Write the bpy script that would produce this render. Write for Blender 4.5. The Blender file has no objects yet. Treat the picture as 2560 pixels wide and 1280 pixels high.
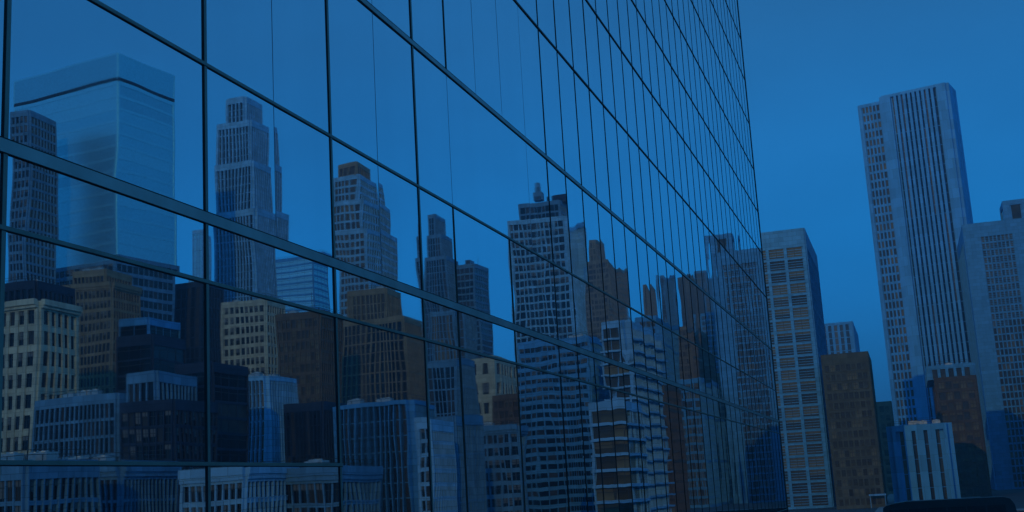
import bpy, math, random
from mathutils import Matrix, Vector

random.seed(11)
S = bpy.context.scene
COL = S.collection

# ------------------------------------------------------------------ camera
CAM_H = 8.0          # metres above the street
D = 6.0              # distance from the camera to the glass wall
F_PX = 3010.27       # focal length in pixels of the 2560 px photograph
M = ((0.94894054, 0.11284052, 0.29458253),
     (0.31026005, -0.16507698, -0.93620953),
     (-0.05701358, 0.97980437, -0.19165814))
cam_data = bpy.data.cameras.new("camera")
cam_data.sensor_width = 36.0
cam_data.lens = 36.0 * F_PX / 2560.0
cam_data.clip_start = 0.1
cam_data.clip_end = 20000
cam = bpy.data.objects.new("camera", cam_data)
COL.objects.link(cam)
mw = Matrix(M).to_4x4()
mw.translation = Vector((0, 0, CAM_H))
cam.matrix_world = mw
S.camera = cam

# ------------------------------------------------------------------ light
SUN_EL, SUN_AZ = 14.0, 197.0      # degrees; azimuth clockwise from +Y
SKY_STRENGTH = 0.10
SKY_TINT = (0.03, 0.33, 0.80, 1)
SKY_RAMP = ((0.0, (.010, .25, .73)), (0.18, (.011, .235, .67)), (0.36, (.022, .168, .43)), (0.6, (.024, .145, .36)), (1.0, (.020, .12, .30)))
world = bpy.data.worlds.new("World")
S.world = world
world.use_nodes = True
nt = world.node_tree
nt.nodes.clear()
out = nt.nodes.new("ShaderNodeOutputWorld")
bg = nt.nodes.new("ShaderNodeBackground")
sky = nt.nodes.new("ShaderNodeTexSky")
sky.sky_type = 'NISHITA'
sky.sun_disc = False
sky.sun_elevation = math.radians(SUN_EL)
sky.sun_rotation = math.radians(SUN_AZ)
sky.air_density = 1.0
sky.dust_density = 0.6
sky.ozone_density = 1.5
tint = nt.nodes.new("ShaderNodeMix")
tint.data_type = 'RGBA'
tint.blend_type = 'MULTIPLY'
tint.inputs[0].default_value = 1.0
tint.inputs[7].default_value = SKY_TINT
nt.links.new(sky.outputs[0], tint.inputs[6])
# dusk blue by elevation, blended over the physical sky
tcw = nt.nodes.new("ShaderNodeTexCoord")
sep = nt.nodes.new("ShaderNodeSeparateXYZ")
nt.links.new(tcw.outputs['Generated'], sep.inputs[0])
ramp = nt.nodes.new("ShaderNodeValToRGB")
while len(ramp.color_ramp.elements) < 5: ramp.color_ramp.elements.new(0.5)
for e, (p, c) in zip(ramp.color_ramp.elements, SKY_RAMP):
    e.position = p
    e.color = (*c, 1)
nt.links.new(sep.outputs[2], ramp.inputs[0])
bright = nt.nodes.new("ShaderNodeVectorMath")
bright.operation = 'SCALE'
bright.inputs['Scale'].default_value = 1.0 / SKY_STRENGTH
nt.links.new(ramp.outputs[0], bright.inputs[0])
cn = nt.nodes.new("ShaderNodeTexNoise")          # thin uneven veil of high cloud
cn.inputs['Scale'].default_value = 2.2
cn.inputs['Detail'].default_value = 5
cmp = nt.nodes.new("ShaderNodeMapping")
cmp.inputs['Scale'].default_value = (1, 1, 2.5)
nt.links.new(tcw.outputs['Generated'], cmp.inputs[0])
nt.links.new(cmp.outputs[0], cn.inputs[0])
cr = nt.nodes.new("ShaderNodeMapRange")
cr.inputs[1].default_value = 0.35
cr.inputs[2].default_value = 0.75
cr.inputs[3].default_value = 0.86
cr.inputs[4].default_value = 1.14
nt.links.new(cn.outputs[0], cr.inputs[0])
veil = nt.nodes.new("ShaderNodeVectorMath")
veil.operation = 'SCALE'
nt.links.new(bright.outputs[0], veil.inputs[0])
nt.links.new(cr.outputs[0], veil.inputs['Scale'])
blend = nt.nodes.new("ShaderNodeMix")
blend.data_type = 'RGBA'
blend.inputs[0].default_value = 0.85
nt.links.new(tint.outputs[2], blend.inputs[6])
nt.links.new(veil.outputs[0], blend.inputs[7])
bg.inputs[1].default_value = SKY_STRENGTH
nt.links.new(blend.outputs[2], bg.inputs[0])
nt.links.new(bg.outputs[0], out.inputs[0])

sd = bpy.data.lights.new("sun", 'SUN')
sd.energy = 0.36
sd.angle = math.radians(0.5)
sd.color = (1.0, 0.88, 0.42)
sun = bpy.data.objects.new("sun", sd)
COL.objects.link(sun)
az, el = math.radians(SUN_AZ), math.radians(SUN_EL)
to_sun = Vector((math.sin(az) * math.cos(el), math.cos(az) * math.cos(el), math.sin(el)))
sun.rotation_euler = to_sun.to_track_quat('Z', 'Y').to_euler()
sun.location = to_sun * 300

S.view_settings.view_transform = 'Standard'
S.view_settings.look = 'None'
S.view_settings.gamma = 1.0
S.view_settings.use_curve_mapping = False
S.view_settings.exposure = 0.0
S.render.engine = 'CYCLES'
S.cycles.max_bounces = 6
S.cycles.glossy_bounces = 4
S.cycles.diffuse_bounces = 3
S.cycles.volume_bounces = 0
S.cycles.sample_clamp_indirect = 4.0


# ------------------------------------------------------------------ helpers
def ray(px, py):
    """direction in the world of a point of the 2560 x 1280 photograph"""
    v = (px - 1280.0, 640.0 - py, -F_PX)
    return tuple(sum(M[r][c] * v[c] for c in range(3)) for r in range(3))


def tn(px, py):
    w = ray(px, py)
    return w[0] / w[1]


class MB:
    def __init__(self):
        self.v, self.f, self.m = [], [], []

    def quad(self, a, b, c, d, mi=0):
        n = len(self.v)
        self.v += [a, b, c, d]
        self.f.append((n, n + 1, n + 2, n + 3))
        self.m.append(mi)

    def box(self, x0, x1, y0, y1, z0, z1, mi=0):
        if x0 > x1: x0, x1 = x1, x0
        if y0 > y1: y0, y1 = y1, y0
        n = len(self.v)
        self.v += [(x0, y0, z0), (x1, y0, z0), (x1, y1, z0), (x0, y1, z0),
                   (x0, y0, z1), (x1, y0, z1), (x1, y1, z1), (x0, y1, z1)]
        for q in ((0, 3, 2, 1), (4, 5, 6, 7), (0, 1, 5, 4), (1, 2, 6, 5), (2, 3, 7, 6), (3, 0, 4, 7)):
            self.f.append(tuple(n + i for i in q))
            self.m.append(mi)

    def prism(self, pts, z0, z1, mi=0):
        """outline pts (x, y) counter-clockwise, extruded upward"""
        n, k = len(self.v), len(pts)
        self.v += [(p[0], p[1], z0) for p in pts] + [(p[0], p[1], z1) for p in pts]
        self.f.append(tuple(n + i for i in reversed(range(k))))
        self.f.append(tuple(n + k + i for i in range(k)))
        self.m += [mi, mi]
        for i in range(k):
            j = (i + 1) % k
            self.f.append((n + i, n + j, n + k + j, n + k + i))
            self.m.append(mi)

    def tube(self, p, r0, r1, z0, z1, seg=10, mi=0):
        n = len(self.v)
        for r, z in ((r0, z0), (r1, z1)):
            for i in range(seg):
                a = 2 * math.pi * i / seg
                self.v.append((p[0] + r * math.cos(a), p[1] + r * math.sin(a), z))
        for i in range(seg):
            j = (i + 1) % seg
            self.f.append((n + i, n + j, n + seg + j, n + seg + i))
            self.m.append(mi)
        self.f.append(tuple(n + i for i in reversed(range(seg))))
        self.f.append(tuple(n + seg + i for i in range(seg)))
        self.m += [mi, mi]

    def mesh(self, name, mats):
        me = bpy.data.meshes.new(name)
        me.from_pydata(self.v, [], self.f)
        if not isinstance(mats, (list, tuple)): mats = [mats]
        for m in mats: me.materials.append(m)
        if len(mats) > 1:
            for p, i in zip(me.polygons, self.m): p.material_index = i
        me.update()
        return me

    def build(self, name, mats, parent=None):
        return link(name, self.mesh(name, mats), parent)


def link(name, data, parent=None, loc=None):
    o = bpy.data.objects.new(name, data)
    COL.objects.link(o)
    if parent is not None: o.parent = parent
    if loc is not None: o.location = loc
    return o


def thing(name, label, cat, loc=(0, 0, 0), rz=0.0, group=None):
    o = link(name, None, None, loc)
    o.rotation_euler = (0, 0, rz)
    o['label'] = label
    o['category'] = cat
    if group: o['group'] = group
    return o


# ------------------------------------------------------------------ materials
def principled(name):
    m = bpy.data.materials.new(name)
    m.use_nodes = True
    n = m.node_tree
    return m, n, n.nodes['Principled BSDF']


def rough_surface(name, col, var=0.25, scale=0.35, rough=0.8, streak=True, spec=0.3, fine=3.0, metallic=0.0, panel=(2.2, 1.1)):
    """stone, concrete, paint: two sizes of mottling, rain streaks and a fine bump"""
    m, n, b = principled(name)
    tc = n.nodes.new("ShaderNodeTexCoord")
    mp = n.nodes.new("ShaderNodeMapping")
    n.links.new(tc.outputs['Object'], mp.inputs[0])
    n1 = n.nodes.new("ShaderNodeTexNoise")
    n1.inputs['Scale'].default_value = scale
    n1.inputs['Detail'].default_value = 6
    n.links.new(mp.outputs[0], n1.inputs[0])
    mp2 = n.nodes.new("ShaderNodeMapping")
    mp2.inputs['Scale'].default_value = (1, 1, 0.06 if streak else 1)
    n.links.new(tc.outputs['Object'], mp2.inputs[0])
    n2 = n.nodes.new("ShaderNodeTexNoise")
    n2.inputs['Scale'].default_value = 1.3
    n2.inputs['Detail'].default_value = 5
    n.links.new(mp2.outputs[0], n2.inputs[0])
    add = n.nodes.new("ShaderNodeMath")
    add.operation = 'ADD'
    n.links.new(n1.outputs[0], add.inputs[0])
    n.links.new(n2.outputs[0], add.inputs[1])
    mr = n.nodes.new("ShaderNodeMapRange")
    mr.inputs[1].default_value = 0.65
    mr.inputs[2].default_value = 1.35
    mr.inputs[3].default_value = 1 - var
    mr.inputs[4].default_value = 1 + var
    n.links.new(add.outputs[0], mr.inputs[0])
    mx = n.nodes.new("ShaderNodeVectorMath")
    mx.operation = 'SCALE'
    mx.inputs[0].default_value = col
    n.links.new(mr.outputs[0], mx.inputs['Scale'])
    sx = n.nodes.new("ShaderNodeSeparateXYZ")
    n.links.new(tc.outputs['Object'], sx.inputs[0])
    ad = n.nodes.new("ShaderNodeMath")
    ad.operation = 'ADD'
    n.links.new(sx.outputs[0], ad.inputs[0])
    n.links.new(sx.outputs[1], ad.inputs[1])
    cb = n.nodes.new("ShaderNodeCombineXYZ")
    n.links.new(ad.outputs[0], cb.inputs[0])
    n.links.new(sx.outputs[2], cb.inputs[1])
    br = n.nodes.new("ShaderNodeTexBrick")
    br.inputs['Color1'].default_value = (1.12, 1.12, 1.12, 1)
    br.inputs['Color2'].default_value = (0.84, 0.84, 0.84, 1)
    br.inputs['Mortar'].default_value = (0.6, 0.6, 0.6, 1)
    br.inputs['Scale'].default_value = 1.0
    br.inputs['Mortar Size'].default_value = 0.035
    br.inputs['Brick Width'].default_value = panel[0]
    br.inputs['Row Height'].default_value = panel[1]
    n.links.new(cb.outputs[0], br.inputs[0])
    pm = n.nodes.new("ShaderNodeVectorMath")
    pm.operation = 'MULTIPLY'
    n.links.new(mx.outputs[0], pm.inputs[0])
    n.links.new(br.outputs[0], pm.inputs[1])
    n.links.new(pm.outputs[0], b.inputs['Base Color'])
    b.inputs['Roughness'].default_value = rough
    b.inputs['Specular IOR Level'].default_value = spec
    b.inputs['Metallic'].default_value = metallic
    n3 = n.nodes.new("ShaderNodeTexNoise")
    n3.inputs['Scale'].default_value = fine
    n3.inputs['Detail'].default_value = 4
    n.links.new(tc.outputs['Object'], n3.inputs[0])
    bp = n.nodes.new("ShaderNodeBump")
    bp.inputs['Strength'].default_value = 0.25
    bp.inputs['Distance'].default_value = 0.05
    n.links.new(n3.outputs[0], bp.inputs['Height'])
    n.links.new(bp.outputs[0], b.inputs['Normal'])
    return m


def window_glass(name, col, rough=0.08, spec=0.5, wob=0.02, scale=0.5):
    m, n, b = principled(name)
    tc = n.nodes.new("ShaderNodeTexCoord")
    nz = n.nodes.new("ShaderNodeTexNoise")
    nz.inputs['Scale'].default_value = scale
    nz.inputs['Detail'].default_value = 3
    n.links.new(tc.outputs['Object'], nz.inputs[0])
    mr = n.nodes.new("ShaderNodeMapRange")
    mr.inputs[1].default_value = 0.3
    mr.inputs[2].default_value = 0.7
    mr.inputs[3].default_value = 0.6
    mr.inputs[4].default_value = 1.4
    n.links.new(nz.outputs[0], mr.inputs[0])
    mx = n.nodes.new("ShaderNodeVectorMath")
    mx.operation = 'SCALE'
    mx.inputs[0].default_value = col
    n.links.new(mr.outputs[0], mx.inputs['Scale'])
    n.links.new(mx.outputs[0], b.inputs['Base Color'])
    b.inputs['Roughness'].default_value = rough
    b.inputs['Specular IOR Level'].default_value = spec
    bp = n.nodes.new("ShaderNodeBump")
    bp.inputs['Strength'].default_value = 0.3
    bp.inputs['Distance'].default_value = wob
    n.links.new(nz.outputs[0], bp.inputs['Height'])
    n.links.new(bp.outputs[0], b.inputs['Normal'])
    return m


def mirror_glass(name):
    """coated solar glass: a blue tinted mirror, faintly rippled, with a film of dust"""
    m, n, b = principled(name)
    tc = n.nodes.new("ShaderNodeTexCoord")
    geo = n.nodes.new("ShaderNodeNewGeometry")
    n1 = n.nodes.new("ShaderNodeTexNoise")
    n1.inputs['Scale'].default_value = 0.9
    n1.inputs['Detail'].default_value = 1.0
    n.links.new(geo.outputs['Position'], n1.inputs[0])
    bp = n.nodes.new("ShaderNodeBump")
    bp.inputs['Strength'].default_value = 1.0
    bp.inputs['Distance'].default_value = 0.0012
    n.links.new(n1.outputs[0], bp.inputs['Height'])
    n.links.new(bp.outputs[0], b.inputs['Normal'])
    mp = n.nodes.new("ShaderNodeMapping")
    mp.inputs['Scale'].default_value = (1, 1, 0.12)
    n.links.new(geo.outputs['Position'], mp.inputs[0])
    n2 = n.nodes.new("ShaderNodeTexNoise")
    n2.inputs['Scale'].default_value = 1.4
    n2.inputs['Detail'].default_value = 5
    n.links.new(mp.outputs[0], n2.inputs[0])
    mix = n.nodes.new("ShaderNodeMix")
    mix.data_type = 'RGBA'
    mix.inputs[6].default_value = (0.76, 0.86, 0.90, 1)
    mix.inputs[7].default_value = (0.86, 0.94, 0.97, 1)
    n.links.new(n2.outputs[0], mix.inputs[0])
    n.links.new(mix.outputs[2], b.inputs['Base Color'])
    b.inputs['Metallic'].default_value = 1.0
    rr = n.nodes.new("ShaderNodeMapRange")
    rr.inputs[1].default_value = 0.45
    rr.inputs[2].default_value = 0.8
    rr.inputs[3].default_value = 0.006
    rr.inputs[4].default_value = 0.03
    n.links.new(n2.outputs[0], rr.inputs[0])
    n.links.new(rr.outputs[0], b.inputs['Roughness'])
    return m


def metal(name, col, rough=0.4, metallic=0.7, var=0.15):
    m, n, b = principled(name)
    geo = n.nodes.new("ShaderNodeNewGeometry")
    nz = n.nodes.new("ShaderNodeTexNoise")
    nz.inputs['Scale'].default_value = 2.2
    nz.inputs['Detail'].default_value = 6
    n.links.new(geo.outputs['Position'], nz.inputs[0])
    mr = n.nodes.new("ShaderNodeMapRange")
    mr.inputs[1].default_value = 0.3
    mr.inputs[2].default_value = 0.7
    mr.inputs[3].default_value = 1 - var
    mr.inputs[4].default_value = 1 + var
    n.links.new(nz.outputs[0], mr.inputs[0])
    mx = n.nodes.new("ShaderNodeVectorMath")
    mx.operation = 'SCALE'
    mx.inputs[0].default_value = col
    n.links.new(mr.outputs[0], mx.inputs['Scale'])
    n.links.new(mx.outputs[0], b.inputs['Base Color'])
    b.inputs['Roughness'].default_value = rough
    b.inputs['Metallic'].default_value = metallic
    return m


MAT = {}
MAT['mirror'] = mirror_glass('mirror_glass')
MAT['bronze'] = metal('dark_bronze_aluminium', (0.055, 0.05, 0.042), 0.45, 0.5)
MAT['blind'] = rough_surface('roller_blind', (0.16, 0.17, 0.17), 0.1)
MAT['joint'] = metal('grey_silicone_joint', (0.12, 0.20, 0.28), 0.6, 0.0)
MAT['face'] = metal('olive_grey_cap', (0.30, 0.30, 0.25), 0.45, 0.5)
MAT['seal'] = metal('black_glazing_seal', (0.012, 0.012, 0.012), 0.6, 0.0)
MAT['alu'] = metal('weathered_aluminium', (0.50, 0.49, 0.45), 0.42, 0.6)
MAT['core'] = rough_surface('dark_core', (0.03, 0.03, 0.035))
MAT['roof'] = rough_surface('roof_gravel', (0.12, 0.12, 0.12))
STONE = {
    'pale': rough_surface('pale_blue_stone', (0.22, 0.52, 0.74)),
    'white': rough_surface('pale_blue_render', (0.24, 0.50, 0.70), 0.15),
    'cream': rough_surface('cream_stone', (0.52, 0.50, 0.36)),
    'tan': rough_surface('tan_brick', (0.27, 0.21, 0.12)),
    'brown': rough_surface('brown_brick', (0.15, 0.10, 0.055)),
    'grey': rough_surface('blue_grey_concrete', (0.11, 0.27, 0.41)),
    'dark': rough_surface('dark_slate', (0.025, 0.04, 0.07)),
    'olive': rough_surface('glow_olive_cladding', (0.15, 0.125, 0.07)),  # warm low glow worked into the cladding colour
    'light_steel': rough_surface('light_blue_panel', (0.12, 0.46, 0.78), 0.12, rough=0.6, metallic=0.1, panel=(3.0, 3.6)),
    'sheen': metal('silvered_band', (0.42, 0.80, 0.84), 0.5, 0.95, 0.06),
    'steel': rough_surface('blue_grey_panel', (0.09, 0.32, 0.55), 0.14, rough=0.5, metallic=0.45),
}
WIN = {
    'dark': [window_glass('dark_pane', (0.006, 0.007, 0.009), 0.1, 0.2), window_glass('dark_pane_clear', (0.012, 0.013, 0.016), 0.1, 0.3),
             window_glass('pane_with_blind', (0.05, 0.045, 0.04), 0.3, 0.2)],
    'brown': [window_glass('glow_brown_pane', (0.075, 0.052, 0.022), 0.15, 0.3), window_glass('glow_brown_pane_clear', (0.11, 0.08, 0.034), 0.2, 0.3),  # brown tint paints the warm glow into the panes
              window_glass('glow_brown_pane_blind', (0.18, 0.135, 0.062), 0.4, 0.3)],
    'sky': [metal('reflective_pane', (0.38, 0.73, 0.78), 0.45, 0.95, 0.08), metal('reflective_pane_light', (0.42, 0.78, 0.82), 0.48, 0.95, 0.08),
            metal('reflective_pane_dull', (0.33, 0.66, 0.72), 0.5, 0.95, 0.08)],
}

# ------------------------------------------------------------------ the setting
g = MB()
g.quad((-950, -550, 0), (950, -550, 0), (950, 2550, 0), (-950, 2550, 0))
o = g.build('ground', rough_surface('paved_ground', (0.16, 0.16, 0.155), 0.3, 0.05, streak=False))
o['kind'] = 'structure'
g = MB()
g.quad((-3, -300, .004), (11, -300, .004), (11, 1500, .004), (-3, 1500, .004))
g.quad((-300, 205, .004), (-3, 205, .004), (-3, 222, .004), (-300, 222, .004))
g.quad((11, 205, .004), (400, 205, .004), (400, 222, .004), (11, 222, .004))
o = g.build('road', rough_surface('asphalt', (0.05, 0.05, 0.052), 0.3, 0.2, streak=False))
o['kind'] = 'structure'
g = MB()
for x0, x1 in ((-7.6, -3.0), (11.0, 15.5)):
    for y0, y1 in ((-300, 204.8), (222.2, 1500)):
        g.box(x0, x1, y0, y1, 0.0, 0.13)
for y0, y1 in ((199.0, 204.8), (222.2, 229.0)):
    g.box(-300, -7.8, y0, y1, 0.0, 0.13)
    g.box(15.7, 400, y0, y1, 0.0, 0.13)
o = g.build('pavement', rough_surface('pavement_slabs', (0.33, 0.33, 0.32), 0.2, 0.5, streak=False))
o['kind'] = 'structure'
g = MB()
y = -40.0
while y < 700:
    if not 200 < y < 226: g.quad((3.9, y, .008), (4.05, y, .008), (4.05, y + 3, .008), (3.9, y + 3, .008))
    y += 9
o = g.build('road_marking', rough_surface('road_paint', (0.75, 0.75, 0.72), 0.15, 0.8, streak=False))
o['kind'] = 'structure'

# ------------------------------------------------------------------ the glass building
MODULE = 0.2229 * D
Y0 = 1.155 * D
K_LO, K_HI = -8, 41
LEVELS = [v * D + CAM_H for v in (-0.62, -0.27, 0.066, 0.344, 0.446, 0.698, 1.046, 1.487, 1.868, 2.235, 2.61, 3.02,
                                  3.42, 3.80, 4.18, 4.56, 4.94, 5.32)]
kY = lambda k: Y0 + MODULE * k
XW = -D
gb = thing('glass_building', 'tall mirror glass office facade with dark mullion grid filling the left two thirds', 'building', (XW, kY(K_LO), 0))
oy = kY(K_LO)
b = MB()
top = LEVELS[-1]
b.box(-34, -0.25, 0, kY(K_HI) - oy, 0, top - 0.1)
b.build('core', MAT['core'], gb)
b = MB()
b.box(-34.2, 0.1, -0.2, kY(K_HI) - oy + .2, top + .06, top + 1.1)
b.build('parapet', MAT['alu'], gb)
b = MB()
b.box(-0.2, 0.05, 0, kY(K_HI) - oy, 0, LEVELS[0] - .15)
b.build('plinth', STONE['dark'], gb)


def kinds(row):
    """module lines that carry a mullion in a row: k -> thick / thin / joint"""
    zlo = (LEVELS[row] - CAM_H) / D
    r = {}
    for k in range(K_LO, K_HI + 1):
        if k <= 6:
            if k % 2 == 0: r[k] = 'thick'
            elif k in (3, 5) and zlo > 0.40: r[k] = 'joint'
        elif k < 11:
            if zlo < 0.69: r[k] = 'thin' if k in (7, 9) else None
            elif zlo < 1.04: r[k] = 'joint' if k in (7, 10) else None
            else: r[k] = 'thin' if k == 7 else 'joint'
            if r[k] is None: del r[k]
        else:
            r[k] = 'slim'
    return r


segs = {}
panes = []
for row in range(len(LEVELS) - 1):
    kk = kinds(row)
    keys = sorted(kk)
    z0, z1 = LEVELS[row], LEVELS[row + 1]
    for k in keys: segs.setdefault((k, kk[k]), []).append((z0, z1))
    for a_, b_ in zip(keys, keys[1:]):
        lo = z0
        if row == 2 and a_ >= 4: continue          # the low bar stops at the fourth line: pane runs through
        if row == 1 and a_ >= 4: panes.append((a_, b_, z0, LEVELS[3]))
        else: panes.append((a_, b_, z0, z1))
HALF = {'thick': .027, 'thin': .012, 'joint': .0035, 'slim': .011}
DEEP = {'thick': .012, 'thin': .012, 'joint': .002, 'slim': .010}
for (k, kind), ss in sorted(segs.items()):
    b = MB()
    runs = []
    for z0, z1 in ss:
        if runs and abs(runs[-1][1] - z0) < 1e-6: runs[-1][1] = z1
        else: runs.append([z0, z1])
    yc = kY(k) - oy
    h, d = HALF[kind], DEEP[kind]
    sb = MB()
    for z0, z1 in runs:
        if kind == 'thick':
            sb.box(-.06, d, yc - h, yc - h + .008, z0, z1)
            b.box(-.06, d * .9, yc - h + .009, yc + h, z0, z1, 0)
        else:
            b.box(-.06, d, yc - h, yc + h, z0, z1, 2 if kind == 'joint' else 1 if kind == 'slim' else 0)
    mo = b.build('joint' if kind == 'joint' else 'mullion', [MAT['face'] if kind == 'thick' else MAT['bronze'], MAT['seal'], MAT['joint']], gb)
    if sb.v: sb.build('seal_strip', MAT['seal'], mo)
L = kY(K_HI) - oy
for i, z in enumerate(LEVELS):
    b = MB()
    y1 = L
    if i == 2: y1 = kY(4) - oy + .05
    if i == 4:
        b.box(-.05, .022, 0, y1, z - .054, z + .046, 0)
        b.box(-.05, .018, 0, y1, z + .048, z + .058, 1)
        b.box(-.05, .014, 0, y1, z - .060, z - .056, 1)
        nm, mt = 'ledge', [MAT['alu'], MAT['seal']]
    elif i == 6:
        b.box(-.05, .018, 0, y1, z - .032, z + .030, 0)
        b.box(-.05, .014, 0, y1, z + .032, z + .046, 1)
        b.box(-.05, .014, 0, y1, z - .048, z - .034, 1)
        nm, mt = 'ledge', [MAT['alu'], MAT['seal']]
    elif i < 6:
        b.box(-.05, .013, 0, y1, z - .012, z + .020, 0)
        b.box(-.05, .012, 0, y1, z - .021, z - .0135, 1)
        nm, mt = 'transom', [MAT['face'], MAT['seal']]
    else:
        b.box(-.05, .02, 0, y1, z - .018, z + .018, 0)
        nm, mt = 'transom', [MAT['bronze'], MAT['seal']]
    b.build(nm, mt, gb)
b = MB()
b.box(-.3, .03, L - .02, L + .08, 0, top)
b.build('corner_post', MAT['bronze'], gb)


def shows(p):
    a_, b_, z0, z1 = p
    yc, zc = (kY(a_) + kY(b_)) / 2, (z0 + z1) / 2 - CAM_H
    # camera space
    c = Vector((-D, yc, zc))
    x = c.dot(Vector((M[0][0], M[1][0], M[2][0])))
    y_ = c.dot(Vector((M[0][1], M[1][1], M[2][1])))
    w = -c.dot(Vector((M[0][2], M[1][2], M[2][2])))
    if w <= 0.1: return 0
    u, v = abs(x / w * F_PX), abs(y_ / w * F_PX)
    inside = 1.0 if (u < 1400 and v < 760) else 0.02
    return inside * (kY(b_) - kY(a_)) * (z1 - z0) * D / c.length ** 3


panes.sort(key=shows, reverse=True)
rest = MB()
for i, (a_, b_, z0, z1) in enumerate(panes):
    ya, yb = kY(a_) - oy, kY(b_) - oy
    t1, t2 = random.gauss(0, .0009), random.gauss(0, .0007)      # each pane sits a hair out of true
    q = MB() if i < 100 else rest
    hw, hh = (yb - ya) / 2, (z1 - z0) / 2
    n = len(q.v)
    cx = (0, ya + hw, z0 + hh) if i >= 100 else (0, 0, 0)
    N = 8 if i < 100 else 4
    bulge = random.gauss(0, .0007) * min(hw, hh) * 2          # sealed panes bow a little in or out
    for iy in range(N + 1):
        for iz in range(N + 1):
            s_, t_ = 2 * iy / N - 1, 2 * iz / N - 1
            q.v.append((cx[0] + s_ * hw * t1 + t_ * hh * t2 + bulge * (1 - s_ * s_) * (1 - t_ * t_), cx[1] + s_ * hw, cx[2] + t_ * hh))
    for iy in range(N):
        for iz in range(N):
            a0 = n + iy * (N + 1) + iz
            q.f.append((a0, a0 + N + 1, a0 + N + 2, a0 + 1))
            q.m.append(0)
    if i < 100:
        me = q.mesh('glass_pane', MAT['mirror'])
        for p_ in me.polygons: p_.use_smooth = True
        link('glass_pane', me, gb, (0, ya + hw, z0 + hh))
o = rest.build('glass_pane', MAT['mirror'], gb)
for p_ in o.data.polygons: p_.use_smooth = True
o['kind'] = 'stuff'


# ------------------------------------------------------------------ city buildings
# a facade is a face of a tier: piers and spandrels stand out from the wall, windows sit between them
SPLIT = [False]


def face_frame(face, a, b_):
    """(width, function (u, depth) -> local x, y)"""
    if face == 'front': return a, (lambda u, d: (u, -d))
    if face == 'left': return b_, (lambda u, d: (-d, b_ - u))
    if face == 'right': return b_, (lambda u, d: (a + d, u))
    return a, (lambda u, d: (a - u, b_ + d))


def fbox(mb, fr, u0, u1, d0, d1, z0, z1, mi=0):
    p, q = fr(u0, d0), fr(u1, d1)
    mb.box(p[0], q[0], p[1], q[1], z0, z1, mi)


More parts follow.
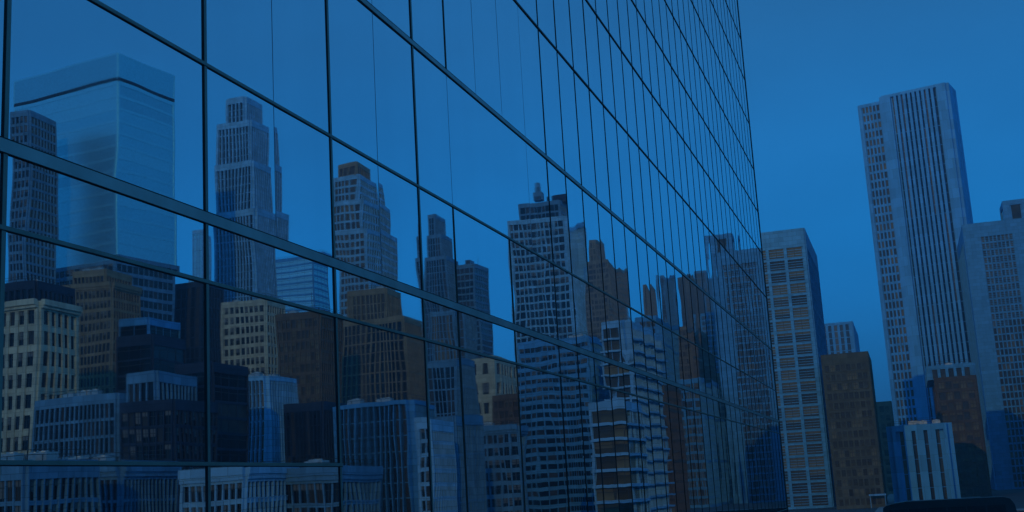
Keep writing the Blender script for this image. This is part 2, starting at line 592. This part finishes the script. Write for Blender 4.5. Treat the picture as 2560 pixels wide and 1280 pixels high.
def dress(root, x0, y0, a, b_, z0, z1, st, faces, budget, wallmb, winrest):
    fh, bw = st.get('fh', 3.4), st.get('bw', 3.0)
    pw, sp = st.get('pw', .8), st.get('sp', 1.2)
    pd, sd_ = st.get('pd', .35), st.get('sd', .25)
    style = st.get('style', 'grid')
    topb = st.get('top', 1.5)
    endp = st.get('end', pw)
    for face in faces:
        w, fr0 = face_frame(face, a, b_)
        fr = (lambda u, d, f=fr0: (f(u, d)[0] + x0, f(u, d)[1] + y0))
        H = z1 - topb - z0
        nb = max(1, int(round((w - endp) / bw)))
        nf = max(1, int(round(H / fh)))
        cw, ch = (w - 2 * endp) / nb, H / nf
        if cw <= 0.3: continue
        # end piers, top band
        fbox(wallmb, fr, 0, endp, 0, pd + .02, z0, z1)
        fbox(wallmb, fr, w - endp, w, 0, pd + .02, z0, z1)
        fbox(wallmb, fr, endp, w - endp, 0, pd + .01, z1 - topb, z1)
        if st.get('cornice'):
            fbox(wallmb, fr, -.0, w, pd + .02, pd + .02 + st['cornice'], z1 - .7, z1 + .25)
            fbox(wallmb, fr, 0, w, pd + .02, pd + .02 + st['cornice'] * .6, z1 - 1.2, z1 - .72)
        cells = []
        if style in ('grid', 'fins', 'strips'):
            for i in range(1, nb):
                uc = endp + i * cw
                big = st.get('major') and i % st['major'] == 0
                fbox(wallmb, fr, uc - pw / 2 * (1.6 if big else 1), uc + pw / 2 * (1.6 if big else 1), 0, pd * (1.5 if big else 1), z0, z1 - topb)
        if style in ('grid', 'bands', 'curtain'):
            for j in range(nf):
                zz = z0 + j * ch
                hv = st.get('fmaj') and j % st['fmaj'] == 0
                fbox(wallmb, fr, endp, w - endp, 0, sd_ * (1.35 if hv else 1), zz, zz + sp * (1.25 if hv else 1))
        if style in ('grid', 'curtain'):
            for j in range(nf):
                for i in range(nb):
                    m_ = pw / 2 if style == 'grid' else .06
                    cells.append((endp + i * cw + m_, endp + (i + 1) * cw - m_, z0 + j * ch + sp, z0 + (j + 1) * ch))
        elif style == 'bands':
            for j in range(nf):
                cells.append((endp, w - endp, z0 + j * ch + sp, z0 + (j + 1) * ch))
                for i in range(1, nb):
                    uc = endp + i * cw
                    fbox(wallmb, fr, uc - pw / 2, uc + pw / 2, 0, sd_ * .6, z0 + j * ch + sp, z0 + (j + 1) * ch)
        else:
            step = st.get('step', 6)
            for i in range(nb):
                for j in range(0, nf, step):
                    zt = z0 + min(nf, j + step) * ch
                    cells.append((endp + i * cw + pw / 2, endp + (i + 1) * cw - pw / 2, z0 + j * ch + sp * .5, zt))
                    fbox(wallmb, fr, endp + i * cw + pw / 2, endp + (i + 1) * cw - pw / 2, 0, sd_, z0 + j * ch, z0 + j * ch + sp * .5)
                for j in range(nf):
                    if j % step: fbox(wallmb, fr, endp + i * cw + pw / 2, endp + (i + 1) * cw - pw / 2, .05, sd_ * .45, z0 + j * ch, z0 + j * ch + sp * .35)
        cells.sort(key=lambda c: -c[2])
        mats = WIN[st.get('win', 'dark')]
        cache, pcache = {}, {}
        nm = {'bands': 'window_band', 'strips': 'window_strip', 'fins': 'window_strip'}.get(style, 'window')
        for (u0, u1, c0, c1) in cells:
            mi = random.choices((0, 1, 2), (5, 3, 2))[0]
            bl = random.choices((0, .3, .55, .8), (6, 3, 2, 1))[0] if nm == 'window' and not st.get('noblind') else 0
            hu, hz = (u1 - u0) / 2, (c1 - c0) / 2
            p = fr((u0 + u1) / 2, 0.0)
            if budget[0] > 0:
                budget[0] -= 1
                key = (round(hu, 3), round(hz, 3), mi, bl)
                if key not in cache:
                    b = MB()
                    q0, q1 = fr0(-hu, 0), fr0(hu, .07)
                    r0 = fr0(0, 0)
                    pb = MB() if SPLIT[0] and nm == 'window' else b
                    pb.box(q0[0] - r0[0], q1[0] - r0[0], q0[1] - r0[1], q1[1] - r0[1], -hz, hz)
                    if pb is not b: pcache[key] = pb.mesh('pane', mats[mi])
                    # glazing bars
                    t0, t1 = fr0(-hu, .07), fr0(hu, .10)
                    nb_ = st.get('bars', 1)
                    for q_ in range(nb_):
                        zb = hz * (.35 if nb_ == 1 else -1 + 2 * (q_ + 1) / (nb_ + 1))
                        b.box(t0[0] - r0[0], t1[0] - r0[0], t0[1] - r0[1], t1[1] - r0[1], zb - (.05 if nb_ == 1 else .07), zb + (.05 if nb_ == 1 else .07), 1 if nb_ == 1 else 3)
                    if bl:
                        t0, t1 = fr0(-hu * .97, .071), fr0(hu * .97, .085)
                        b.box(t0[0] - r0[0], t1[0] - r0[0], t0[1] - r0[1], t1[1] - r0[1], hz * (1 - 2 * bl), hz * .99, 2)
                    if nm == 'window':
                        t0, t1 = fr0(-hu, .072), fr0(hu, .32)
                        b.box(t0[0] - r0[0], t1[0] - r0[0], t0[1] - r0[1], t1[1] - r0[1], -hz + .003, -hz + .12, 3)
                        t0, t1 = fr0(-.05, .073), fr0(.05, .11)
                        b.box(t0[0] - r0[0], t1[0] - r0[0], t0[1] - r0[1], t1[1] - r0[1], -hz + .13, hz * .98, 1)
                    cache[key] = b.mesh(nm, [mats[mi], MAT['bronze'], mats[2] if st.get('win') != 'dark' else MAT['blind'], STONE[st.get('wall', 'grey')]])
                wo = link(nm, cache[key], root, (p[0], p[1], (c0 + c1) / 2))
                if key in pcache: link('pane', pcache[key], wo)
            else:
                fbox(winrest, fr, u0, u1, 0, .07, c0, c1, mi)
    return


def building(name, label, cat, loc, rz, tiers, group=None, faces=('front', 'left'), roofkit=True, cap=100):
    """tiers: (x0, y0, a, b, z0, z1, style); stacked boxes in the building's own frame"""
    root = thing(name, label, cat, loc, rz, group)
    budget = [cap]
    for ti, (x0, y0, a, b_, z0, z1, st) in enumerate(tiers):
        wallmb, winrest = MB(), MB()
        e = .002 * (ti + 1)
        wallmb.box(x0 + e, x0 + a - e, y0 + e, y0 + b_ - e, z0, z1 - .4)
        fs = list(faces)
        dress(root, x0, y0, a, b_, z0, z1, st, fs, budget, wallmb, winrest)
        others = [f for f in ('right', 'back', 'left', 'front') if f not in fs]
        dress(root, x0, y0, a, b_, z0, z1, st, others, [0], wallmb, winrest)
        wallmb.build('wall', STONE[st.get('wall', 'grey')], root)
        if winrest.v:
            o = winrest.build({'bands': 'window_band', 'strips': 'window_strip', 'fins': 'window_strip'}.get(st.get('style', 'grid'), 'window'),
                              WIN[st.get('win', 'dark')], root)
            o['kind'] = 'stuff'
    x0, y0, a, b_, z0, z1, st = tiers[-1]
    if roofkit and a > 5 and b_ > 5 and cat == 'tower':
        b = MB()
        rx, ry = x0 + a * random.uniform(.25, .5), y0 + b_ * random.uniform(.3, .5)
        b.box(rx, rx + a * .3, ry, ry + b_ * .3, z1 - .4, z1 + 2.6)
        pl = b.build('roof_plant', STONE[st.get('wall', 'grey')], root)
        b = MB()
        for q_ in range(6): b.box(rx + a * .03, rx + a * .27, ry - .12, ry - .003, z1 + .3 + q_ * .35, z1 + .5 + q_ * .35)
        b.build('louvre', MAT['bronze'], pl)
        b = MB()
        b.tube((x0 + a * .2, y0 + b_ * .6), .09, .03, z1 - .4, z1 + 4.5, 6)
        b.build('antenna', MAT['bronze'], root)
    if roofkit and cat == 'building' and a > 8 and b_ > 8:
        for q_ in range(random.randint(2, 4)):
            u, v = x0 + a * random.uniform(.12, .8), y0 + b_ * random.uniform(.15, .7)
            b = MB()
            b.box(u, u + 1.8, v, v + 1.4, z1 - .4, z1 + .95)
            b.tube((u + .9, v + .7), .55, .55, z1 + .95, z1 + 1.1, 10)
            b.build('cooling_unit', MAT['alu'], root)
        b = MB()
        for (ux, uy, L_, ax) in ((x0 + .4, y0 + .4, a - .8, 0), (x0 + .4, y0 + .4, b_ - .8, 1)):
            for zz in (.55, 1.0):
                if ax == 0: b.box(ux, ux + L_, uy - .03, uy + .03, z1 + zz, z1 + zz + .06)
                else: b.box(ux - .03, ux + .03, uy + .05, uy + L_, z1 + zz, z1 + zz + .06)
            n_ = int(L_ / 2) + 1
            for i_ in range(n_):
                t_ = .06 + i_ * (L_ - .12) / max(1, n_ - 1)
                if ax == 0: b.box(ux + t_ - .03, ux + t_ + .03, uy - .035, uy + .035, z1 - .4, z1 + .54)
                else: b.box(ux - .035, ux + .035, uy + t_ + .06, uy + t_ + .12, z1 - .4, z1 + .54)
        b.build('railing', MAT['bronze'], root)
        b = MB()
        ax_, ay_ = x0 + a * random.uniform(.2, .8), y0 + b_ * .4
        b.tube((ax_, ay_), .08, .03, z1 - .4, z1 + random.uniform(3, 7), 6)
        b.build('antenna', MAT['bronze'], root)
    return root


def solve(xL, xC, xR, y, Y, th, mirrored, mind=10.0):
    """corner on the line of sight through (xC, y); front face to one side, flank to the other"""
    w = ray(xC, y)
    cx, cy, z = w[0] / w[1] * Y, Y, w[2] / w[1] * Y + CAM_H
    if mirrored:
        e1, e2 = (-math.cos(th), math.sin(th)), (math.sin(th), math.cos(th))
        tf, ts = tn(xL, y), tn(xR, y)
    else:
        e1, e2 = (math.cos(th), math.sin(th)), (-math.sin(th), math.cos(th))
        tf, ts = tn(xR, y), tn(xL, y)
    a = (tf * cy - cx) / (e1[0] - tf * e1[1])
    dn = (e2[0] - ts * e2[1])
    b_ = (ts * cy - cx) / dn if abs(dn) > 1e-6 else mind
    if b_ < mind or b_ > 220: b_ = mind if b_ < mind else 60
    return cx, cy, z, a, b_


FINE_W, FINE_H = 0.46, 0.74      # bay and storey size against the first guess


def mirrored_building(name, label, Y, tiers, th=0.0, cat='building', roofkit=True, group=None):
    """a building across the street that the photograph shows in the glass; pixels are those of its mirror image"""
    th = math.radians(th)
    root_xy = None
    loc = None
    out_t = []
    zb = 0.0
    for i, (xL, xC, xR, y, st) in enumerate(tiers):
        st = dict(st, bw=st.get('bw', 3.0) * FINE_W, pw=st.get('pw', .8) * FINE_W * .72, fh=st.get('fh', 3.4) * FINE_H, sp=st.get('sp', 1.2) * FINE_H * .75)
        cx, cy, z, a, b_ = solve(xL, xC, xR, y, Y + st.get('dy', 0), th, True, st.get('mind', 10.0))
        rx, ry = -2 * D - cx, cy
        if i == 0:
            loc = (rx, ry, 0)
            lx = ly = 0.0
            base = (a, b_)
        else:
            dx, dy = rx - loc[0], ry - loc[1]
            lx = dx * math.cos(th) + dy * math.sin(th)
            ly = -dx * math.sin(th) + dy * math.cos(th)
            b_ = min(b_, base[1] * .985)
        out_t.append((lx, ly, a, b_, zb, z, st))
        zb = z - .4
    return building(name, label, cat, loc, th, out_t, roofkit=roofkit, group=group)


def G(**k): return k


grid = lambda wall, win='dark', **k: G(style='grid', wall=wall, win=win, **k)
strips = lambda wall, win='dark', **k: G(style='strips', wall=wall, win=win, **k)
bands = lambda wall, win='dark', **k: G(style='bands', wall=wall, win=win, **k)

# --- seen in the glass, from left to right
r1 = mirrored_building('glass_tower', 'broad pale glass tower with fine floor lines mirrored at the far left of the facade', 240,
    [(42, 298, 447, 640, grid('grey', 'dark', fh=3.6, bw=4, pw=.5, sp=1.6, sd=.3, pd=.2, top=1.0, end=.6)),
     (42, 298, 447, 199, bands('sheen', 'sky', fh=4.2, bw=14, pw=.12, sp=1.2, sd=.12, pd=.14, top=1.0, end=.5)),
     (42, 298, 447, 190, bands('dark', 'dark', fh=2.4, bw=14, pw=.12, sp=.3, sd=.06, pd=.08, top=.4, end=.5)),
     (42, 298, 447, 130, bands('sheen', 'sky', fh=9, bw=9, pw=.12, sp=.3, sd=.06, pd=.08, top=.4, end=.3))], 8, 'tower', roofkit=False)
mirrored_building('dark_edge_strip', 'dark gridded left edge strip of the broad pale tower, mirrored as a separate slim volume', 225,  # separate volume standing in for the broad tower's dark left edge
    [(34, 74, 80, 272, grid('grey', 'dark', bw=2.6, fh=3.2, pw=.8, sp=1.0))], 0, 'tower', roofkit=False)
mirrored_building('stepped_tower', 'slender stepped stone tower with vertical window strips mirrored in the second bay', 320,
    [(545, 640, 692, 520, strips('pale', 'dark', bw=2.6, pw=1.1, pd=.7, step=7, fh=3.4, top=2)),
     (545, 632, 672, 400, strips('pale', 'dark', bw=2.6, pw=1.1, pd=.7, step=5, fh=3.4, top=2)),
     (548, 625, 650, 300, strips('pale', 'dark', bw=2.6, pw=1.1, pd=.7, step=4, fh=3.4, top=2)),
     (570, 610, 634, 240, strips('pale', 'dark', bw=2.6, pw=1.1, pd=.7, step=4, fh=3.4, top=2))], 0, 'tower', roofkit=False)
mirrored_building('apartment_tower', 'tan apartment tower with rounded shoulders mirrored in the third bay', 360,
    [(845, 915, 980, 570, grid('pale', 'brown', bw=3.2, fh=3.4, pw=.9, sp=1.2)),
     (846, 905, 955, 500, grid('pale', 'brown', bw=3.2, fh=3.4, pw=.9, sp=1.2)),
     (848, 895, 935, 440, grid('pale', 'brown', bw=3.2, fh=3.4, pw=.9, sp=1.2)),
     (860, 890, 922, 410, grid('tan', 'brown', bw=3.2, fh=3.4, pw=.9, sp=1.2))], 0, 'tower', roofkit=False)
mirrored_building('setback_tower', 'grey setback tower mirrored just right of the fourth mullion', 430,
    [(1050, 1112, 1146, 640, strips('grey', 'dark', bw=3, pw=1.2, fh=3.5)),
     (1056, 1100, 1128, 585, strips('grey', 'dark', bw=3, pw=1.2, fh=3.5)),
     (1060, 1080, 1108, 535, strips('grey', 'dark', bw=3, pw=1.2, fh=3.5))], 0, 'tower', roofkit=False)
mirrored_building('office_tower', 'dark topped office tower mirrored beside the grey setback tower', 440,
    [(1140, 1185, 1214, 660, bands('grey', 'dark', bw=4, fh=3.6, sp=1.3))], 0, 'tower')
mirrored_building('crowned_tower', 'wide grey tower with stepped crown and spire mirrored right of centre', 380,
    [(1268, 1405, 1448, 540, grid('pale', 'dark', bw=3.6, fh=3.7, pw=.9, sp=1.1, pd=.6, major=4)),
     (1300, 1395, 1418, 500, grid('grey', 'dark', bw=3.6, fh=3.7, pw=.9, sp=1.1, dy=3)),
     (1378, 1408, 1414, 486, strips('dark', 'dark', bw=1.5, fh=3, pw=.5, sp=.5, dy=5, mind=6)),
     (1340, 1358, 1362, 478, strips('grey', 'dark', bw=1.5, fh=3, pw=.7, sp=.5, dy=6, mind=3)),
     (1346, 1351, 1353, 456, strips('grey', 'dark', bw=2, fh=3, pw=.6, sp=.5, dy=7, mind=1.5))], 0, 'tower', roofkit=False)
mirrored_building('narrow_tower', 'tan narrow tower with twin tops mirrored behind the slim mullions', 540,
    [(1460, 1515, 1562, 650, grid('tan', 'brown', bw=4, fh=3.7, pw=1.3)),
     (1462, 1485, 1500, 600, grid('tan', 'brown', bw=4, fh=3.7, pw=1.3))], 0, 'tower', roofkit=False)
for xs, y, Yd, wl, lab in (((1606, 1622, 1642), 712, 600, 'tan', 'thin tan tower mirrored between the slim mullions'),
                           ((1650, 1664, 1684), 687, 640, 'grey', 'thin grey tower mirrored between the slim mullions'),
                           ((1700, 1728, 1745), 690, 660, 'olive', 'olive tower mirrored where the mullions crowd together'),
                           ((1738, 1764, 1785), 676, 700, 'grey', 'grey tower mirrored near the far end of the facade')):
    mirrored_building('distant_tower', lab, Yd, [xs + (y, strips(wl, 'brown', bw=4, pw=1.6, fh=4, step=8))], 0, 'tower')

mirrored_building('cream_block', 'cream stone block with dark mansard roof mirrored at the left edge', 165,
    [(-120, 97, 112, 752, grid('cream', 'dark', bw=3.9, fh=4.6, pw=2.0, sp=2.0, pd=.4, cornice=.8)),
     (-110, 92, 106, 700, grid('dark', 'dark', bw=2.7, fh=3.4, pw=1.0, dy=1))], 0)
mirrored_building('brick_block', 'tan brick block with close rows of windows mirrored below the pale glass tower', 215,
    [(85, 288, 308, 700, grid('tan', 'dark', bw=2.2, fh=3.3, pw=.7, sp=1.1, cornice=.5)),
     (190, 270, 290, 665, grid('tan', 'dark', bw=2.2, fh=3.3, pw=.8, dy=4))], 0)
mirrored_building('brick_terrace', 'grey terrace of tall narrow windows mirrored above the low bar at far left', 150,
    [(95, 300, 320, 985, strips('grey', 'dark', bw=1.8, fh=3.4, pw=.6, sp=1.6, step=1))], 0)
mirrored_building('shop_block', 'low grey corner block with large panes mirrored in the bottom left corner', 92,
    [(-130, 72, 84, 1158, grid('grey', 'dark', bw=2.2, fh=3.4, pw=.5, sp=.5))], 0)
mirrored_building('arcade_block', 'low pale block with close pilasters mirrored along the bottom left edge', 110,
    [(84, 300, 312, 1165, strips('grey', 'dark', bw=1.5, fh=3.0, pw=.5, sp=1.0, step=2, cornice=.4))], 0)
mirrored_building('louvred_block', 'dark glass block with pale louvre bands mirrored in the first bay', 180,
    [(303, 390, 450, 835, bands('dark', 'dark', fh=3.6, bw=6, pw=.2, sp=.5, top=2)),
     (310, 380, 440, 790, bands('steel', 'dark', fh=3.0, bw=6, pw=.2, sp=.6, dy=2))], 0)
mirrored_building('dark_block', 'dark glass block mirrored behind the second thick mullion', 270,
    [(450, 510, 546, 700, strips('dark', 'dark', bw=3, pw=.6, fh=3.6))], 0)
mirrored_building('round_topped_tower', 'small pale tower mirrored in the gap left of the stepped tower', 470,
    [(478, 502, 520, 580, strips('pale', 'sky', bw=3, pw=.8, fh=3.6))], 0, 'tower', roofkit=False)
mirrored_building('cream_tower', 'sunlit cream stone tower shaft mirrored at the foot of the stepped tower', 260,
    [(560, 672, 706, 745, grid('cream', 'dark', bw=3.2, fh=3.5, pw=1.3, sp=1.4))], 0)
mirrored_building('finned_block', 'block with pale vertical fins in a pale frame mirrored in the second bay', 185,
    [(548, 672, 700, 940, strips('pale', 'brown', bw=1.9, fh=3.4, pw=.55, pd=.8, sp=1.0, step=3, top=.8))], 0)
mirrored_building('brown_block', 'dark brown brick block mirrored right of the fin front', 235,
    [(702, 805, 838, 775, grid('brown', 'brown', bw=2.3, fh=3.4, pw=.7, sp=1.1))], 0)
mirrored_building('dark_glass_block', 'near black glazed block mirrored left of the third thick mullion', 190,
    [(712, 815, 842, 1005, strips('dark', 'dark', bw=1.8, fh=3.4, pw=.35, sp=.6))], 0)
mirrored_building('pale_slab', 'pale slab with broad floor bands mirrored behind the brown brick block', 480,
    [(694, 790, 826, 632, bands('steel', 'sky', fh=4, bw=8, pw=.3, sp=1.5))], 0)
mirrored_building('hotel_block', 'wide tan block with mixed window strips mirrored in the third bay', 270,
    [(850, 1005, 1050, 790, strips('tan', 'dark', bw=2.4, fh=3.4, pw=.9, step=3)),
     (870, 960, 1000, 720, strips('tan', 'brown', bw=2.4, fh=3.4, pw=.9, step=3, dy=3))], 0)
mirrored_building('ribbed_block', 'block with tall pale ribs mirrored along the bottom of the third bay', 190,
    [(852, 1012, 1040, 1005, strips('steel', 'dark', bw=2.0, fh=3.4, pw=.5, pd=.9, sp=.9, step=9, top=.7))], 0)
mirrored_building('white_grid_block', 'narrow block with a bold white window grid mirrored by the fourth mullion', 150,
    [(1030, 1064, 1080, 1045, grid('white', 'dark', bw=1.7, fh=2.6, pw=.5, sp=.7))], 0)
mirrored_building('grey_block', 'grey block with narrow strips mirrored right of the fourth mullion', 250,
    [(1062, 1140, 1165, 895, strips('grey', 'dark', bw=2.4, fh=3.4, pw=.8))], 0)
mirrored_building('cream_gable_block', 'sunlit cream block with few windows mirrored right of centre', 320,
    [(1160, 1225, 1290, 895, grid('cream', 'dark', bw=7, fh=7, pw=4, sp=4))], 0)
mirrored_building('terrace_block', 'grey flat topped block mirrored below the sunlit cream block', 210,
    [(1150, 1285, 1302, 1065, grid('grey', 'dark', bw=2.4, fh=3.2, pw=.8, sp=1.2, cornice=.5))], 0)
mirrored_building('pale_grid_block', 'large pale block with fine floor lines mirrored below the crowned tower', 270,
    [(1292, 1470, 1512, 840, grid('steel', 'dark', bw=2.6, fh=2.6, pw=.5, sp=1.5)),], 0)
mirrored_building('balcony_block', 'brown block with bold pale balcony slabs mirrored right of the pale block', 250,
    [(1502, 1570, 1640, 800, bands('white', 'brown', bw=4.2, fh=3.4, pw=.5, sp=.7, sd=1.0))], 0)
for xs, y, Yd, wl, wn, lab in (((1590, 1640, 1690), 790, 380, 'steel', 'brown', 'pale framed brown block mirrored under the distant thin towers'),  # tan and brown here hold the warm glow as surface colour
                               ((1680, 1725, 1770), 815, 440, 'tan', 'brown', 'tan block mirrored beyond the pale framed brown block'),
                               ((1745, 1800, 1840), 780, 600, 'steel', 'brown', 'pale framed block mirrored towards the far corner'),
                               ((1620, 1665, 1700), 960, 300, 'brown', 'brown', 'low brown block mirrored in front of the pale framed brown block'),
                               ((1700, 1750, 1790), 945, 370, 'steel', 'brown', 'low pale framed block mirrored in front of the tan block'),
                               ((1780, 1830, 1866), 930, 520, 'tan', 'brown', 'low tan block mirrored at the foot of the far corner')):
    mirrored_building('street_block', lab, Yd, [xs + (y, grid(wl, wn, bw=3.0, fh=3.5, pw=.9, sp=1.2, fmaj=5))], 0)
mirrored_building('ledged_block', 'dark block with two pale ledges mirrored low in the first bay', 140,
    [(312, 440, 452, 1000, grid('dark', 'dark', bw=2.4, fh=3.2, pw=.5, sp=.6, fmaj=3)),
     (330, 400, 440, 930, strips('grey', 'dark', bw=2.2, fh=3.2, pw=.6, sp=.9, dy=2))], 0)
mirrored_building('banded_block', 'dark banded block mirrored against the second thick mullion', 155,
    [(452, 530, 546, 905, bands('dark', 'dark', bw=5, fh=3.2, pw=.3, sp=.7))], 0)
mirrored_building('pier_block', 'grey pier fronted block mirrored right of the bold white window grid', 170,
    [(1084, 1138, 1150, 1035, strips('grey', 'dark', bw=2.2, fh=3.2, pw=.8, sp=.8, step=3))], 0)
mirrored_building('ladder_block', 'block with bold pale ladder lines mirrored at the bottom right of centre', 200,
    [(1480, 1560, 1600, 1000, grid('white', 'brown', bw=5.5, fh=3.3, pw=.6, sp=.7, sd=.8))], 0)
mirrored_building('amber_block', 'amber brown block mirrored above the flat topped grey block', 290,
    [(1225, 1300, 1320, 985, grid('brown', 'brown', bw=2.6, fh=3.4, pw=.8))], 0)
mirrored_building('slate_tower', 'slate grey tower mirrored between the grey setback tower and the crowned tower', 340,
    [(1080, 1150, 1180, 770, strips('grey', 'brown', bw=2.8, fh=3.6, pw=1.0, step=4))], 0, 'tower')
mirrored_building('parade_block', 'low white grid block mirrored at the bottom of the second bay', 112,
    [(455, 612, 622, 1172, grid('white', 'dark', bw=1.8, fh=2.8, pw=.5, sp=.7, cornice=.3))], 0)
mirrored_building('market_block', 'low grey grid block mirrored at the bottom left of the third thick mullion', 120,
    [(626, 848, 862, 1172, grid('grey', 'dark', bw=2.2, fh=3.0, pw=.5, sp=.6, cornice=.3))], 0)


# --- seen straight on, at the right; warm glow put into brown and olive colours
SPLIT[0] = True


def direct_building(name, label, Y, tiers, th=0.0, cat='building', left_of_street=False, roofkit=True, mind=12.0):
    th = math.radians(th)
    out_t, loc, zb = [], None, 0.0
    for i, (xL, xC, xR, y, st) in enumerate(tiers):
        yy = Y + st.get('dy', 0)
        if left_of_street:          # front from xL to xC, right flank from xC to xR
            w = ray(xC, y)
            cx, z = w[0] / w[1] * yy, w[2] / w[1] * yy + CAM_H
            a = cx - tn(xL, y) * yy
            t2 = tn(xR, y)
            b_ = max(mind, min(80, cx / t2 - yy)) if t2 < 0 else mind
            rx, ry = cx - a, yy
        else:
            rx, ry, z, a, b_ = solve(xL, xC, xR, y, yy, th, False, mind)
        if i == 0:
            loc = (rx, ry, 0)
            lx = ly = 0.0
        else:
            dx, dy = rx - loc[0], ry - loc[1]
            lx = dx * math.cos(th) + dy * math.sin(th)
            ly = -dx * math.sin(th) + dy * math.cos(th)
        z0 = st.get('z0', zb)
        out_t.append((lx, ly, a, b_, z0, z, st))
        zb = z - .4
    return building(name, label, cat, loc, th, out_t, faces=('front', 'right') if left_of_street else ('front', 'left'), roofkit=roofkit)


direct_building('gridded_tower', 'tall tower with a pale frame grid over brown windows beside the glass facade', 300,
    [(1862, 2008, 2032, 570, grid('steel', 'brown', bw=4.3, fh=3.0, pw=.75, sp=.5, pd=.3, sd=.2, top=4.6, end=.55, bars=3, fmaj=4))], 0, 'tower', True, roofkit=False)
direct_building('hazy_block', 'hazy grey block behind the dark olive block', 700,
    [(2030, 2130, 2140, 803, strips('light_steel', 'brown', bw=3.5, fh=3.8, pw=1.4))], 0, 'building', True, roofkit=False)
ob = direct_building('olive_block', 'dark olive block with a very fine window grid in the gap beside the tall tower', 280,
    [(2052, 2168, 2174, 878, grid('olive', 'brown', noblind=1, bw=1.2, fh=2.1, pw=.3, sp=.6, pd=.15, sd=.12, top=2.5, end=.4, fmaj=4))], 0, 'building', True, roofkit=False)
b = MB()                                             # pale canopy over the entrance at its foot
b.box(7.0, 10.6, -2.6, -.5, 2.6, 2.95)
for x_ in (7.2, 10.3): b.box(x_, x_ + .12, -2.5, -2.38, 0, 2.6)
b.build('entrance_canopy', STONE['white'], ob)
direct_building('striped_tower', 'tallest tower with dark vertical slots between pale piers and a lower side wing', 450,
    [(2202, 2204, 2368, 242, strips('light_steel', 'dark', bw=1.9, fh=3.6, pw=.95, pd=1.0, sp=.5, step=9, top=1.0, end=3.2)),
     (2145, 2147, 2206, 265, grid('light_steel', 'brown', bw=1.6, fh=3.2, pw=.5, sp=.9, pd=.5, top=1.2, end=1.0, dy=4.2, z0=0.0))], -14, 'tower', roofkit=False)
direct_building('low_columned_block', 'low block with a pale lintel over tall columns at the foot of the tallest tower', 300,
    [(2224, 2228, 2366, 1066, strips('light_steel', 'brown', bw=2.9, fh=3.6, pw=1.8, pd=1.2, sp=.4, step=12, top=1.4, end=.8))], 0)
direct_building('brown_midrise', 'brown mid height block with close windows between the tallest tower and the right edge building', 330,
    [(2332, 2338, 2438, 945, grid('brown', 'brown', bw=1.9, fh=2.7, pw=.4, sp=.6, top=1.2, fmaj=5)),
     (2312, 2318, 2434, 916, strips('steel', 'brown', bw=2.2, fh=2.7, pw=.7, sp=.4, top=1.0, dy=1))], 0)
direct_building('kerbside_block', 'narrow low block with stacked ledges in the slit beside the olive block', 420,
    [(2180, 2192, 2226, 1005, grid('tan', 'brown', bw=1.8, fh=2.9, pw=.4, sp=.8, fmaj=6))], 0)
direct_building('right_block', 'brown windowed block with a pale corner pier and roof box cut by the right edge', 400,
    [(2386, 2408, 2568, 562, grid('steel', 'brown', bw=1.8, fh=2.2, pw=.34, sp=.45, pd=.4, top=4.6, end=4.6, fmaj=6, bars=2)),
     (2500, 2508, 2566, 503, grid('steel', 'brown', bw=9, fh=6, pw=.9, sp=.9, top=1.6, end=1.6, dy=8))], 0, 'building', roofkit=False)

# --- dark vehicle at the bottom edge
def coach():
    w = ray(2205, 1257)
    Y = 122.0
    x0, z = w[0] / w[1] * Y, w[2] / w[1] * Y + CAM_H
    x1 = tn(2540, 1257) * Y
    Lc = x1 - x0
    v = thing('coach', 'long black vehicle roof with a rounded end at the bottom right edge', 'bus', (x0, Y, 0))
    paint = metal('black_paint', (0.004, 0.004, 0.005), 0.35, 0.0)
    # side outline swept across the width
    pts = [(0.0, .45), (Lc, .45), (Lc, z - 1.5), (Lc - .12, z - .7), (Lc - .45, z - .2), (Lc - 1.0, z - .02), (Lc - 1.6, z),
           (2.2, z), (1.2, z - .12), (.35, z - .3), (0.05, z - .5), (0, z - .9)]
    b = MB()
    k = len(pts)
    b.v = [(x, 0, h) for x, h in pts] + [(x, 2.5, h) for x, h in pts]
    b.f = [tuple(range(k)), tuple(reversed(range(k, 2 * k)))] + [(i, i + k, (i + 1) % k + k, (i + 1) % k) for i in range(k)]
    b.m = [0] * len(b.f)
    b.build('body', paint, v)
    b = MB()
    for i in range(6):
        u0 = .6 + i * (Lc - 1.4) / 6
        b.box(u0, u0 + (Lc - 1.4) / 6 - .12, -.02, 0.0, z - 1.9, z - .7)
    b.build('window_band', WIN['dark'][1], v)
    for u in (1.9, Lc - 2.6):
        for yy in (-.03, 2.25):
            b = MB()
            ring = [(.5 * math.cos(t * math.pi / 10), .5 * math.sin(t * math.pi / 10)) for t in range(20)]
            b.v = [(p[0], 0, p[1]) for p in ring] + [(p[0], .28, p[1]) for p in ring]
            b.f = [tuple(range(20)), tuple(reversed(range(20, 40)))] + [(i, i + 20, (i + 1) % 20 + 20, (i + 1) % 20) for i in range(20)]
            b.m = [0] * 22
            link('wheel', b.mesh('wheel', MAT['seal']), v, (u, yy, .5))


coach()

# ------------------------------------------------------------------ the air
HAZE = True
if HAZE:
    b = MB()
    b.box(-1000, 1000, -600, 2600, -1.0, 150.0)
    m = bpy.data.materials.new('air')
    m.use_nodes = True
    n = m.node_tree
    n.nodes.clear()
    mo = n.nodes.new("ShaderNodeOutputMaterial")
    pv = n.nodes.new("ShaderNodeVolumePrincipled")
    pv.inputs['Color'].default_value = (0.55, 0.80, 1.0, 1)
    pv.inputs['Density'].default_value = 0.0006
    pv.inputs['Anisotropy'].default_value = 0.2
    n.links.new(pv.outputs[0], mo.inputs['Volume'])
    o = b.build('haze', m)
    o['kind'] = 'stuff'
